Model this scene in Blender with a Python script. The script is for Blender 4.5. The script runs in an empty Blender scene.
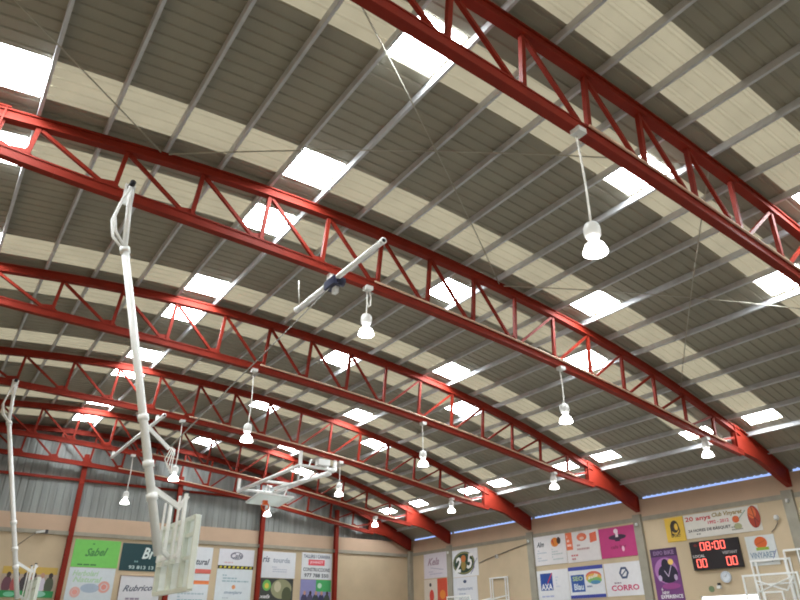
import bpy, bmesh, math, random
from mathutils import Vector, Matrix
sc = bpy.context.scene
C = sc.collection
random.seed(7)

# ------------------------------------------------------------------ camera
CAM = Vector((-10.031, -10.741, 1.6))
YAW, PIT, ROL, FPX = 0.615246, 0.472482, -0.008778, 652.27
fw = Vector((math.sin(YAW)*math.cos(PIT), math.cos(YAW)*math.cos(PIT), math.sin(PIT)))
r0 = Vector((math.cos(YAW), -math.sin(YAW), 0)); u0 = r0.cross(fw)
rt = r0*math.cos(ROL) + u0*math.sin(ROL); up = -r0*math.sin(ROL) + u0*math.cos(ROL)
cd = bpy.data.cameras.new('camera'); cam = bpy.data.objects.new('camera', cd); C.objects.link(cam)
cd.sensor_width = 36.0; cd.lens = FPX/800*36.0; cd.clip_start = 0.05; cd.clip_end = 300
m = Matrix.Identity(4)
for i in range(3):
    m[i][0], m[i][1], m[i][2], m[i][3] = rt[i], up[i], -fw[i], CAM[i]
cam.matrix_world = m
sc.camera = cam

# ------------------------------------------------------------------ world, exposure
SKY, SKYLIGHT, LAMP, EAVE, LOWWIN = 1.05, 42.0, 14.0, 1.2, 5.0
w = bpy.data.worlds.new('overcast_sky'); sc.world = w; w.use_nodes = True
nt = w.node_tree; bg = nt.nodes['Background']
tc = nt.nodes.new('ShaderNodeTexCoord'); sx = nt.nodes.new('ShaderNodeSeparateXYZ'); rmp = nt.nodes.new('ShaderNodeValToRGB')
nt.links.new(tc.outputs['Generated'], sx.inputs[0]); nt.links.new(sx.outputs['Z'], rmp.inputs[0])
rmp.color_ramp.elements[0].color = (.75, .85, 1, 1); rmp.color_ramp.elements[1].color = (1, 1, 1, 1)
nt.links.new(rmp.outputs[0], bg.inputs[0]); bg.inputs[1].default_value = SKY
vs = sc.view_settings
vs.view_transform = 'Standard'; vs.look = 'None'; vs.gamma = 1.0; vs.use_curve_mapping = False; vs.exposure = 0.0
sc.cycles.filter_width = 1.9; sc.cycles.max_bounces = 8; sc.cycles.diffuse_bounces = 5

# ------------------------------------------------------------------ materials
def lin(c):
    return tuple((x/255/12.92 if x/255 <= .04045 else ((x/255+.055)/1.055)**2.4) for x in c) + (1.0,)
MC = {}
def mat(name, rgb, rough=.6, metal=0.0, var=.12, scale=3.0, emit=0.0, bump=0.0, stretch=None):
    if name in MC: return MC[name]
    M = bpy.data.materials.new(name); M.use_nodes = True; t = M.node_tree; b = t.nodes['Principled BSDF']
    c = lin(rgb)
    tx = t.nodes.new('ShaderNodeTexCoord'); n = t.nodes.new('ShaderNodeTexNoise'); n.inputs['Scale'].default_value = scale
    n.inputs['Detail'].default_value = 4
    src = tx.outputs['Object']
    if stretch:
        mp = t.nodes.new('ShaderNodeMapping'); mp.inputs['Scale'].default_value = stretch
        t.links.new(src, mp.inputs[0]); src = mp.outputs[0]
    t.links.new(src, n.inputs['Vector'])
    cr = t.nodes.new('ShaderNodeValToRGB')
    cr.color_ramp.elements[0].position = .3; cr.color_ramp.elements[1].position = .7
    cr.color_ramp.elements[0].color = tuple(x*(1-var) for x in c[:3]) + (1,)
    cr.color_ramp.elements[1].color = tuple(min(1, x*(1+var)) for x in c[:3]) + (1,)
    t.links.new(n.outputs['Fac'], cr.inputs[0]); t.links.new(cr.outputs[0], b.inputs['Base Color'])
    b.inputs['Roughness'].default_value = rough; b.inputs['Metallic'].default_value = metal
    if emit:
        b.inputs['Emission Color'].default_value = c; b.inputs['Emission Strength'].default_value = emit
    if bump:
        bp = t.nodes.new('ShaderNodeBump'); bp.inputs['Strength'].default_value = bump; bp.inputs['Distance'].default_value = .02
        t.links.new(n.outputs['Fac'], bp.inputs['Height']); t.links.new(bp.outputs[0], b.inputs['Normal'])
    MC[name] = M; return M
def emis(name, rgb, s):
    if name in MC: return MC[name]
    M = bpy.data.materials.new(name); M.use_nodes = True; t = M.node_tree; t.nodes.clear()
    o = t.nodes.new('ShaderNodeOutputMaterial'); e = t.nodes.new('ShaderNodeEmission')
    e.inputs[0].default_value = lin(rgb); e.inputs[1].default_value = s
    t.links.new(e.outputs[0], o.inputs[0]); MC[name] = M; return M
def translucent(name, rgb_t, rgb_d, fac, var=.1):
    M = bpy.data.materials.new(name); M.use_nodes = True; t = M.node_tree; t.nodes.clear()
    o = t.nodes.new('ShaderNodeOutputMaterial'); a = t.nodes.new('ShaderNodeBsdfTranslucent'); d = t.nodes.new('ShaderNodeBsdfDiffuse')
    mx = t.nodes.new('ShaderNodeMixShader'); mx.inputs[0].default_value = fac
    tx = t.nodes.new('ShaderNodeTexCoord'); n = t.nodes.new('ShaderNodeTexNoise'); n.inputs['Scale'].default_value = 1.3; n.inputs['Detail'].default_value = 6
    t.links.new(tx.outputs['Object'], n.inputs['Vector'])
    cr = t.nodes.new('ShaderNodeValToRGB'); c = lin(rgb_t)
    cr.color_ramp.elements[0].position = .3; cr.color_ramp.elements[1].position = .7
    cr.color_ramp.elements[0].color = tuple(x*(1-var) for x in c[:3])+(1,); cr.color_ramp.elements[1].color = tuple(min(1, x*(1+var)) for x in c[:3])+(1,)
    t.links.new(n.outputs['Fac'], cr.inputs[0]); t.links.new(cr.outputs[0], a.inputs[0]); d.inputs[0].default_value = lin(rgb_d)
    t.links.new(d.outputs[0], mx.inputs[1]); t.links.new(a.outputs[0], mx.inputs[2]); t.links.new(mx.outputs[0], o.inputs[0])
    return M
def pm(rgb, rough=.55): return mat('print_%02x%02x%02x' % rgb, rgb, rough, 0, .03, 6)

RED = mat('red_oxide_paint', (134, 39, 24), .6, 0, .10, 2.5)
RED.node_tree.nodes['Principled BSDF'].inputs['Specular IOR Level'].default_value = .2
GALV = mat('galvanised_steel', (196, 198, 202), .65, 0, .10, 4)
SHEET = mat('grey_roof_sheet', (155, 150, 135), .8, 0, .10, .9, stretch=(1, .3, 1))
CREAM = translucent('aged_translucent_sheet', (212, 200, 168), (202, 194, 174), .62)
GLOW = emis('daylight_skylight', (246, 253, 255), SKYLIGHT)
EAVEM = emis('sky_seen_through_eave_strip', (160, 186, 248), EAVE)
WINM = emis('daylight_window', (255, 255, 255), LOWWIN)
WALL = mat('beige_painted_block', (204, 184, 154), .8, 0, .06, 1.2, bump=.15)
WALLTOP = mat('pinkish_render', (198, 170, 146), .8, 0, .06, 1.0, bump=.1)
CONC = mat('grey_concrete', (158, 152, 138), .8, 0, .1, 3, bump=.2)
CLAD = mat('grey_wall_cladding', (138, 142, 140), .5, .1, .2, 1.2, stretch=(4, 1, .25))
FLOOR = mat('sports_floor', (120, 121, 117), .35, 0, .06, .8)
WHITE = mat('white_enamel', (250, 252, 250), .4, 0, .05, 4)
BOARDW = translucent('white_polycarbonate', (244, 248, 246), (244, 248, 246), .5, .02)
OFFW = mat('white_plastic', (226, 226, 224), .45, 0, .03, 5)
DARK = mat('dark_rubber', (38, 38, 46), .5, 0, .1, 5)
NAVY = mat('dark_motor_casing', (46, 50, 78), .4, .2, .1, 5)
BELL = emis('lamp_glow', (255, 254, 250), LAMP)
ORANGE = mat('orange_rim_paint', (232, 98, 24), .4, 0, .05, 5)
ROD = mat('thin_rod_steel', (176, 172, 158), .5, .3, .1, 5)
CORD = mat('pale_cable', (244, 242, 236), .6, 0, .05, 5)
WIRE = mat('grey_wire', (120, 116, 108), .6, 0, .05, 5)
COND = mat('beige_conduit', (222, 186, 160), .5, 0, .05, 5)

# ------------------------------------------------------------------ mesh helpers
class MB:
    def __init__(s): s.v = []; s.f = []
    def add(s, vs_, fs):
        k = len(s.v); s.v += [tuple(x) for x in vs_]; s.f += [tuple(i+k for i in f) for f in fs]; return s
    def box(s, a, b):
        x0, y0, z0 = a; x1, y1, z1 = b
        return s.add([(x0,y0,z0),(x1,y0,z0),(x1,y1,z0),(x0,y1,z0),(x0,y0,z1),(x1,y0,z1),(x1,y1,z1),(x0,y1,z1)],
                     [(0,3,2,1),(4,5,6,7),(0,1,5,4),(1,2,6,5),(2,3,7,6),(3,0,4,7)])
    def bar(s, p0, p1, a, b, ref=(0,1,0)):        # a = size across ref direction, b = size along ref
        p0 = Vector(p0); p1 = Vector(p1); d = (p1-p0).normalized(); r = Vector(ref)
        r = r if abs(d.dot(r)) < .98 else Vector((0,0,1)); r = (r - d*r.dot(d)).normalized(); q = d.cross(r)
        vs_ = [p + q*(i*a/2) + r*(j*b/2) for p in (p0, p1) for i, j in ((-1,-1),(1,-1),(1,1),(-1,1))]
        return s.add(vs_, [(3,2,1,0),(4,5,6,7),(0,1,5,4),(1,2,6,5),(2,3,7,6),(3,0,4,7)])
    def tube(s, path, r, n=10, cap=True):
        path = [Vector(p) for p in path]; k = len(path); vs_ = []; last = None
        for i, p in enumerate(path):
            d = (path[min(i+1,k-1)] - path[max(i-1,0)]).normalized()
            if last is None:
                a = Vector((0,0,1)) if abs(d.z) < .9 else Vector((1,0,0)); x = d.cross(a).normalized()
            else: x = (last - d*last.dot(d)).normalized()
            last = x; y = d.cross(x); rr = r[i] if isinstance(r, (list, tuple)) else r
            vs_ += [p + (x*math.cos(2*math.pi*j/n) + y*math.sin(2*math.pi*j/n))*rr for j in range(n)]
        fs = [(i*n+j, i*n+(j+1)%n, (i+1)*n+(j+1)%n, (i+1)*n+j) for i in range(k-1) for j in range(n)]
        if cap: fs += [tuple(range(n-1,-1,-1)), tuple((k-1)*n+j for j in range(n))]
        return s.add(vs_, fs)
    def lathe(s, c, prof, n=20):                   # prof = [(r,z)...] about vertical axis
        c = Vector(c); vs_ = [(c.x+r*math.cos(2*math.pi*j/n), c.y+r*math.sin(2*math.pi*j/n), c.z+z) for r, z in prof for j in range(n)]
        k = len(prof)
        fs = [(i*n+j, i*n+(j+1)%n, (i+1)*n+(j+1)%n, (i+1)*n+j) for i in range(k-1) for j in range(n)]
        return s.add(vs_, fs)
    def prism(s, poly, off):                       # poly of 3D points swept by vector off
        off = Vector(off); n = len(poly); p = [Vector(q) for q in poly]
        return s.add(p + [q+off for q in p], [tuple(range(n-1,-1,-1)), tuple(range(n,2*n))] + [(i,(i+1)%n,n+(i+1)%n,n+i) for i in range(n)])
    def build(s, name, material, parent=None, smooth=False, origin=None):
        me = bpy.data.meshes.new(name)
        o = Vector(origin) if origin is not None else Vector((0,0,0))
        me.from_pydata([tuple(Vector(v)-o) for v in s.v], [], s.f); me.update()
        bm = bmesh.new(); bm.from_mesh(me); bmesh.ops.recalc_face_normals(bm, faces=bm.faces); bm.to_mesh(me); bm.free()
        me.materials.append(material)
        if smooth:
            for p in me.polygons: p.use_smooth = True
        ob = bpy.data.objects.new(name, me); C.objects.link(ob)
        if parent is not None: ob.parent = parent
        else: ob.location = o
        return ob
def tag(o, label=None, cat=None, group=None, kind=None):
    if label: o['label'] = label
    if cat: o['category'] = cat
    if group: o['group'] = group
    if kind: o['kind'] = kind
    return o
def empty(name, loc, label, cat, group=None):
    o = bpy.data.objects.new(name, None); C.objects.link(o); o.location = loc; o.empty_display_size = .2
    return tag(o, label, cat, group)
def struct(name, mb, mt, parent=None):
    o = mb.build(name, mt, parent)
    if parent is None: o['kind'] = 'structure'
    return o
def copy_tree(o, parent=None):
    c = o.copy(); C.objects.link(c)
    if parent is not None: c.parent = parent
    for ch in o.children: copy_tree(ch, c)
    return c
ORD = ['first','second','third','fourth','fifth','sixth','seventh','eighth','ninth','tenth','eleventh','twelfth','thirteenth','fourteenth',
       'fifteenth','sixteenth','seventeenth','eighteenth','nineteenth','twentieth','twenty-first','twenty-second','twenty-third','twenty-fourth','twenty-fifth']

# ------------------------------------------------------------------ hall geometry: the roof trusses stand in a frame tilted down to the right
TAU, Z0 = -0.098332, 8.281474
ct, st = math.cos(TAU), math.sin(TAU)
def l2w(x, z): return (x*ct - z*st, x*st + z*ct + Z0)
def P(x, y, z): X, Z = l2w(x, z); return (X, y, Z)
def zraw(x):
    g = lambda u: -1.18696*u**2 - 1.04814*u**4 + .97864*u**6
    return (g(x/14) - g(.7810207))*1.4
def zl(x):
    a = abs(x)
    if a <= 11: return zraw(a)
    d = a-11; return zraw(11.) - .225*d - .026*d*d
def dep(x):
    u = x/14; return (.90798 - .55008*u**2 - .64212*u**4)*1.4
BAY = 6.0356
TY = [-6.02, 0.0, BAY, 2*BAY, 3*BAY, 21.72]
XW, YB = 13.67, 21.97            # right wall face, back wall face
XL, YF = -13.75, -22.0           # left wall, wall behind the camera
ROOF = .40
NODES = [11.07, 9.63, 8.19, 6.77, 5.35, 3.94, 2.54, 1.13, -.27, -1.67, -3.07, -4.48, -5.89, -7.31, -8.73, -10.17]
PUR = [12.62, 11.5, 10.37, 9.2, 8.1, 7.0, 5.9, 4.77, 3.72, 2.62, 1.56, .48, -.6, -1.66, -2.73, -3.8, -4.87, -5.95, -7.03, -8.1, -9.18, -10.25, -11.35, -12.45, -13.4]

# floor and walls
struct('floor', MB().box((XL-.3, YF-.3, -.2), (XW+.3, YB+.3, 0)), FLOOR)
WY0, WY1, WZ0, WZ1 = 4.2, 2.05, 1.0, 2.72      # bright low window in the right wall
def roofz(X):   # world height of roof sheet above X
    x = X
    for _ in range(6):
        x = x + (X - l2w(x, zl(x)+ROOF)[0])
    return l2w(x, zl(x)+ROOF)[1]
mb = MB()
WT = 6.375
mb.box((XW, YF, 0), (XW+.3, WY1, 5.6)); mb.box((XW, WY0, 0), (XW+.3, YB+.3, 5.6))
mb.box((XW, WY1, 0), (XW+.3, WY0, WZ0)); mb.box((XW, WY1, WZ1), (XW+.3, WY0, 5.6))
struct('wall_right', mb, WALL)
struct('trim_1', MB().box((XW+.004, YF, 5.6), (XW+.3, YB+.3, WT)), WALLTOP)
struct('trim_2', MB().box((XW-.03, YF, 5.545), (XW+.1, YB-.02, 5.70)), CONC)
struct('wall_left', MB().box((XL-.3, YF-.3, 0), (XL, YB+.3, 9.6)), WALL)
mb = MB()
for a in range(28):
    x0 = XL + (XW-XL)*a/28; x1 = XL + (XW-XL)*(a+1)/28
    mb.add([(x0,YF,0),(x1,YF,0),(x1,YF,roofz(x1)+.02),(x0,YF,roofz(x0)+.02)], [(0,1,2,3)])
    mb.add([(x0,YF-.3,0),(x1,YF-.3,0),(x1,YF-.3,roofz(x1)+.02),(x0,YF-.3,roofz(x0)+.02)], [(3,2,1,0)])
struct('wall_front', mb, WALL)
struct('wall_back', MB().box((XL-.3, YB, 0), (XW+.3, YB+.3, 5.66)), WALL)
struct('trim_3', MB().box((XL, YB+.005, 5.66), (XW, YB+.3, 6.31)), WALLTOP)
struct('trim_4', MB().box((XL, YB-.07, 5.50), (XW-.05, YB+.1, 5.66)), CONC)
# ribbed cladding of the gable above the block wall
mb = MB(); xs = []
x = XL-.1
while x < XW+.3:
    xs += [(x, 0), (x+.20, 0), (x+.225, .02), (x+.275, .02)]; x += .30
for (xa, da), (xb, db) in zip(xs, xs[1:]):
    mb.add([(xa,YB+.16+da,6.2),(xb,YB+.16+db,6.2),(xb,YB+.16+db,roofz(min(xb,XW+.2))+.03),(xa,YB+.16+da,roofz(min(xa,XW+.2))+.03)], [(0,1,2,3)])
struct('trim_5', mb, CLAD)

# roof sheet: corrugated, in grey, cream translucent strips and bright clear panels
PER = .25
def prof(y):
    t = (y - YF) % PER
    if t < .165: return 0
    if t < .185: return (t-.165)/.02*.024
    if t < .23: return .024
    return (PER-t)/.02*.024
strips = []
NEAR = [-.87, -.90, -.78, -.82, -.74]; FAR = [1.25, 1.36, 1.29, 1.28, 2.06]
for k, ty in ((-1, -12.05), (-2, -18.08)):  # unseen bays behind the camera, their skylights added for fill light
    strips.append((ty-1.37, ty-.37, k, 0)); strips.append((ty+.78, ty+1.78, k, 1))
for i in range(5):
    strips.append((TY[i]+NEAR[i]-.5, TY[i]+NEAR[i]+.5, i, 0)); strips.append((TY[i]+FAR[i]-.5, TY[i]+FAR[i]+.5, i, 1))
SKYL = {(-1,0): [-10.8, -5.4, 3.2, 10.9], (-1,1): [-10.8, -5.4, 0, 5.3, 10.9], (-2,0): [-10.8, -5.4, 3.2, 10.9], (-2,1): [-10.8, -5.4, 0, 5.3, 10.9], (0,1): [-5.4, 0, 5.3], (0,0): [3.2], (1,0): [-10.8, -5.4, 3.2, 10.9], (1,1): [-10.8, -5.4, 0, 5.3, 10.9],
        (2,0): [-10.8, -5.4, 3.2, 10.9], (2,1): [-5.4, 0, 5.3, 10.9], (3,0): [-5.4, 3.2, 10.9], (3,1): [-5.4, 0, 5.3, 10.9],
        (4,0): [-5.4, 3.2, 10.9], (4,1): [-5.4, 0, 5.3, 10.9]}
ys = []
y = YF
while y < YB+.3:
    ys += [y, y+.165, y+.185, y+.23]; y += PER
ys = sorted(set([round(v,4) for v in ys if v < YB+.25] + [YB+.25] + [round(e,4) for s in strips for e in s[:2]]))
edges = [13.98, 12.62, 11.27, 10.37] + PUR[3:] + [-13.95]
xs = []
cells = []
for ci, (a, b) in enumerate(zip(edges, edges[1:])):
    xs += [a, a-.085, a+(b-a)/2, b+.085]; cells += [ci+1000, ci, ci, ci+1000]
xs.append(edges[-1])
def sheet(name, mt, parent, test):
    idx = {}; v = []; f = []
    def vid(i, j):
        if (i,j) not in idx: idx[(i,j)] = len(v); v.append(P(xs[i], ys[j], zl(xs[i])+ROOF+prof(ys[j])))
        return idx[(i,j)]
    for j in range(len(ys)-1):
        yc = (ys[j]+ys[j+1])/2
        for i in range(len(xs)-1):
            if test(cells[i], yc): f.append((vid(i,j), vid(i+1,j), vid(i+1,j+1), vid(i,j+1)))
    me = bpy.data.meshes.new(name); me.from_pydata(v, [], f); me.update(); me.materials.append(mt)
    o = bpy.data.objects.new(name, me); C.objects.link(o)
    if parent is not None: o.parent = parent
    return o
def strip_of(yc):
    for s in strips:
        if s[0] < yc < s[1]: return s
    return None
def cell_at(x):
    return [ci for ci, (a, b) in enumerate(zip(edges, edges[1:])) if b < x <= a][0]
LIT = {k: set(cell_at(x) for x in v) for k, v in SKYL.items()}
def is_strip(ci, yc):
    s = strip_of(yc); return s is not None and ci%1000 >= 2
ceil = sheet('ceiling', SHEET, None, lambda ci, yc: not is_strip(ci, yc)); ceil['kind'] = 'structure'
nwin = 0
for s in strips:
    key = (s[2], s[3])
    so = sheet('translucent_strip', CREAM, ceil, lambda ci, yc: s[0] < yc < s[1] and ci%1000 >= 2 and ci not in LIT[key])
    so['label'] = 'cream translucent roof strip'
    for ci in sorted(LIT[key]):
        nwin += 1
        o = sheet('window_%d' % nwin, GLOW, None, lambda c2, yc: s[0] < yc < s[1] and c2 == ci)
        o['kind'] = 'structure'; o['label'] = 'bright clear skylight panel set in a cream roof strip'
# eave strip of glazing above the right wall, bay by bay
for i in range(7):
    a = (YF if i == 0 else TY[i-1]+.12); b = (TY[i]-.12 if i < 6 else YB)
    if b-a < .3: continue
    nwin += 1
    o = MB().box((XW+.06, a, WT), (XW+.10, b, WT+.2)).build('window_%d' % nwin, EAVEM); o['kind'] = 'structure'
# low bright window
nwin += 1
o = MB().box((XW+.12, WY1, WZ0), (XW+.15, WY0, WZ1)).build('window_%d' % nwin, WINM); o['kind'] = 'structure'
fr = MB()
for a, b in (((XW+.05,WY1,WZ0),(XW+.12,WY1+.05,WZ1)), ((XW+.05,WY0-.05,WZ0),(XW+.12,WY0,WZ1)), ((XW+.05,WY1,WZ0),(XW+.12,WY0,WZ0+.05)), ((XW+.05,WY1,WZ1-.04),(XW+.12,WY0,WZ1))): fr.box(a, b)
fr.build('window_frame', WHITE, o)
# pilasters
for i, ty in enumerate(TY[:5]):
    struct('trim_%d' % (6+i), MB().box((XW-.12, ty+.04, 0), (XW+.02, ty+.40, 5.80)), CONC)
struct('trim_11', MB().box((XW-.22, YB-.26, 0), (XW+.02, YB+.01, 5.80)), CONC)

# ------------------------------------------------------------------ roof trusses
CH = .17
def make_truss():
    root = empty('roof_truss', (0, 0, Z0), '', 'roof truss', 'red lattice roof trusses')
    O = (0, 0, Z0)
    xs_ = [11.0 - 22.2*k/44 for k in range(45)]
    top = MB(); bot = MB()
    for a, b in zip(xs_, xs_[1:]):
        top.bar(P(a,0,zl(a)+.04), P(b,0,zl(b)+.04), .035, .17); top.bar(P(a,0,zl(a)+.22), P(b,0,zl(b)+.22), .035, .17)
        top.bar(P(a,0,zl(a)+.13), P(b,0,zl(b)+.13), .16, .10)
        za, zb = zl(a)-dep(a)-.085, zl(b)-dep(b)-.085
        bot.bar(P(a,0,za), P(b,0,zb), .19, .16)
        bot.bar(P(a,0,za+.075), P(b,0,zb+.075), .03, .19)
    top.build('top_chord', RED, root, origin=O); bot.build('bottom_chord', RED, root, origin=O)
    nx = NODES + [-11.5]
    for k, x in enumerate(NODES):
        zt, zb = zl(x)+.04, zl(x)-dep(x)-.05
        if k > 0: MB().bar(P(x,0,zb), P(x,0,zt), .08, .08).build('vertical_web', RED, root, origin=O)
        if k < 7: a, b = NODES[k], NODES[k+1]          # falls to the left
        else: a, b = (NODES[k+1] if k+1 < len(NODES) else -11.5), NODES[k]
        ta, tb = zl(a)+.0, zl(b)-dep(b)-.04
        sgn = 1 if a < b else -1
        MB().bar(P(a+sgn*.06,0,ta), P(b-sgn*.12,0,tb+.03), .065, .065).build('diagonal_web', RED, root, origin=O)
        zb = zl(x)-dep(x)
        dx = -1 if k >= 7 else 1
        if k > 0:
            MB().prism([P(x+dx*.34,-.008,zb-.02), P(x+dx*.26,-.008,zb+.1), P(x+dx*.04,-.008,zb+.16), P(x-dx*.1,-.008,zb+.06), P(x-dx*.1,-.008,zb-.02)], (0,.016,0)).build('gusset_plate', RED, root, origin=O)
    # deep plate girder to the wall shoe, one at each end
    def girder(sg):
        g = MB()
        prf = [(10.66,.04,-.54),(11.2,.0,-.55),(11.7,-.0,-.57),(12.1,0,-.63),(12.5,0,-.75),(12.9,0,-.88),(13.3,0,-1.0),(13.62,0,-1.08)]
        tp = [(x, zl(x)+.27) for x, _, _ in prf]; bt = [(x, z) for x, _, z in prf]
        Q = lambda x, y, z: P(sg*x, y, z)
        n = len(prf)
        for i in range(n-1):
            poly = [Q(tp[i][0],-.02,tp[i][1]), Q(tp[i+1][0],-.02,tp[i+1][1]), Q(bt[i+1][0],-.02,bt[i+1][1]), Q(bt[i][0],-.02,bt[i][1])]
            g.prism(poly, (0,.04,0))
            g.bar(Q(tp[i][0],0,tp[i][1]), Q(tp[i+1][0],0,tp[i+1][1]), .03, .18)
            g.bar(Q(bt[i][0],0,bt[i][1]), Q(bt[i+1][0],0,bt[i+1][1]), .03, .18)
        g.bar(Q(13.62,0,zl(13.62)+.27), Q(13.62,0,-1.09), .03, .18)
        gd = g.build('end_girder', RED, root, origin=O)
        MB().bar(Q(10.72,0,zl(10.7)+.24), Q(10.70,0,-.56), .03, .19).build('stiffener_plate', RED, gd, origin=O)
    girder(1); girder(-1)
    cp = MB()
    cx = [-3.2 + 13.2*k/24 for k in range(25)]
    cp.tube([P(x, -.12, zl(x)-dep(x)-.01) for x in cx], .024, 6); cp.build('cable_conduit', COND, root, True, origin=O)
    return root
truss = make_truss()
TL = ['nearest red roof truss, crossing the upper right corner', 'second nearest red roof truss, its lower chord carrying the white winch tube',
      'third red roof truss from the camera, mid picture', 'fourth red roof truss from the camera, folded backboard frame hanging behind it',
      'fifth red roof truss from the camera, last one clear of the gable', 'farthest red roof truss, standing on the red gable columns']
for i, ty in enumerate(TY):
    o = truss if i == 0 else copy_tree(truss)
    o.location = (0, ty, Z0); o['label'] = TL[i]
# red columns and girt of the gable
for x, zt, lb in ((-4.59, 9.0, 'red steel column beside the bright green banner'), (-.15, 8.5, 'red steel column behind the hanging backboard'),
                  (4.28, 8.1, 'red steel column between the two banner pairs mid gable'), (8.63, 7.7, 'red steel column nearest the far right corner')):
    mb = MB(); Y = YB-.11
    mb.box((x-.1,Y-.1,0),(x+.1,Y-.085,zt)); mb.box((x-.1,Y+.085,0),(x+.1,Y+.1,zt)); mb.box((x-.012,Y-.085,0),(x+.012,Y+.085,zt))
    r = empty('steel_column', (x, Y, 0), lb, 'column', 'red gable columns')
    mb.build('column_shaft', RED, r, origin=(x,Y,0))
    MB().box((x-.16,Y-.1,0),(x+.16,Y+.1,.02)).build('base_plate', RED, r, origin=(x,Y,0))
tag(MB().bar((-13.6, YB+.09, 7.88), (4.2, YB+.09, 7.88), .11, .1).build('wall_girt', RED, origin=(-4.6, YB+.09, 7.88)), 'horizontal red rail across the grey gable cladding', 'rail')

# ------------------------------------------------------------------ purlins
for i, x in enumerate(PUR):
    e = .01
    n = Vector((-(zl(x+e)-zl(x-e))/(2*e), 1)).normalized()      # normal in local x,z
    t = Vector((n.y, -n.x))
    base = Vector((x, zl(x)+.24))
    h = ROOF-.24-.003; W = .056; k = .012
    prof2 = [(0,0),(W,0),(W,.02),(W-k,.02),(W-k,k),(k,k),(k,h-k),(W,h-k),(W,h),(0,h)]
    q = [base + t*(a-W/2) + n*b for a, b in prof2]
    mb = MB().prism([P(v.x, YF+.02, v.y) for v in q], (0, YB-.0-YF, 0))
    X, Z = l2w(base.x, base.y)
    tag(mb.build('roof_purlin', GALV, origin=(X, 0, Z)), 'grey steel purlin running the length of the roof, %s counting up from the right wall' % ORD[i], 'purlin', 'grey purlins under the roof sheets')

# bracing rods between the two nearest trusses
def rod(xa, ya, xb, yb, lb, dz=.20):
    n = 12
    pts = [P(xa+(xb-xa)*k/n, ya+(yb-ya)*k/n, zl(xa+(xb-xa)*k/n)+dz) for k in range(n+1)]
    tag(MB().tube(pts, .014, 6).build('bracing_rod', ROD, origin=pts[0]), lb, 'rod', 'thin roof bracing rods')
rod(-8.05, TY[1]-.1, .5, TY[0]+.1, 'thin bracing rod running nearly level across the upper left of the roof')
rod(-8.1, TY[0]+.1, .5, TY[1]-.1, 'thin bracing rod crossing the nearly level one, falling from the top centre', .16)
rod(.66, TY[0]+.1, 8.0, TY[1]-.1, 'thin bracing rod dropping steeply right of the nearest lamp')
rod(.66, TY[1]-.1, 8.0, TY[0]+.1, 'thin bracing rod behind the nearest lamp heading to the right edge', .16)
rod(-13.6, TY[0]+1.0, -8.2, TY[1]-.1, 'thin bracing rod in the top left corner beside the big skylight')

# ------------------------------------------------------------------ hanging lamps
def make_lamp(L, loop=False):
    root = empty('high_bay_lamp', (0,0,0), '', 'lamp', 'white high bay lamps')
    MB().box((-.09,-.14,L+.01),(.08,.03,L+.10)).build('junction_box', OFFW, root)
    n = 10
    pts = [(.02*math.sin(k/n*math.pi)*(.5 if L < 1 else 1.6), 0, .13+(L-.02)*k/n) for k in range(n+1)]
    cb = MB().tube(pts, .016, 8)
    if loop: cb.tube([(.06,0,L+.1),(.11,0,L-.1),(.10,0,L-.3),(.05,0,L-.36),(.02,0,L-.25)], .016, 8)
    cb.build('cord', CORD, root, True)
    MB().lathe((0,0,0), [(.0,.15),(.04,.15),(.085,.125),(.115,.07),(.12,0),(.112,-.07),(.085,-.11),(.06,-.12),(.0,-.12)]).build('ballast_housing', OFFW, root, True)
    MB().lathe((0,0,0), [(.0,-.11),(.05,-.11),(.05,-.18),(.0,-.18)]).build('lamp_neck', OFFW, root, True)
    MB().lathe((0,0,0), [(.0,-.155),(.06,-.16),(.085,-.18),(.13,-.225),(.158,-.29),(.17,-.345),(.164,-.35),(.15,-.29),(.12,-.225),(.09,-.2),(.0,-.19)], 24).build('lamp_shade', BELL, root, True)
    shade = root.children[-1]
    MB().lathe((0,0,0), [(.0,-.19),(.035,-.2),(.045,-.26),(.03,-.31),(.0,-.325)], 12).build('bulb', BELL, shade, True)
    return root
LAMPS = [(0,-3.4,6.57,'largest lit lamp, hanging from the nearest truss'),
 (1,-3.33,7.58,'short-hung lit lamp with looped cord by the winch tube'), (1,2.67,6.66,'lit lamp hanging from the second truss, mid right'), (1,8.88,6.62,'lit lamp on the second truss closest to the right wall'),
 (2,-3.34,6.64,'long-corded lit lamp on the third truss, left of centre'), (2,2.68,6.72,'lit lamp hanging at the centre of the third truss'), (2,8.7,6.64,'lit lamp on the third truss near the right eave'),
 (3,-3.39,6.63,'lit lamp hanging just right of the front backboard mast'), (3,3.08,6.76,'lit lamp just right of the folded backboard frame'), (3,8.74,6.62,'lit lamp on the fourth truss near the right eave'),
 (4,-3.46,6.73,'lit lamp hanging left of the front backboard mast'), (4,2.82,6.77,'lit lamp just below the folded backboard rim'), (4,8.69,6.75,'lit lamp on the fifth truss, closest to the far corner')]
for i, X, zb, lb in LAMPS:
    x = X
    for _ in range(5): x += X - l2w(x, zl(x)-dep(x)-.17)[0]
    L = l2w(x, zl(x)-dep(x)-.17)[1] - zb - .10
    o = make_lamp(L, i == 1 and X < 0)
    o.location = (X, TY[i], zb); o['label'] = lb

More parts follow.
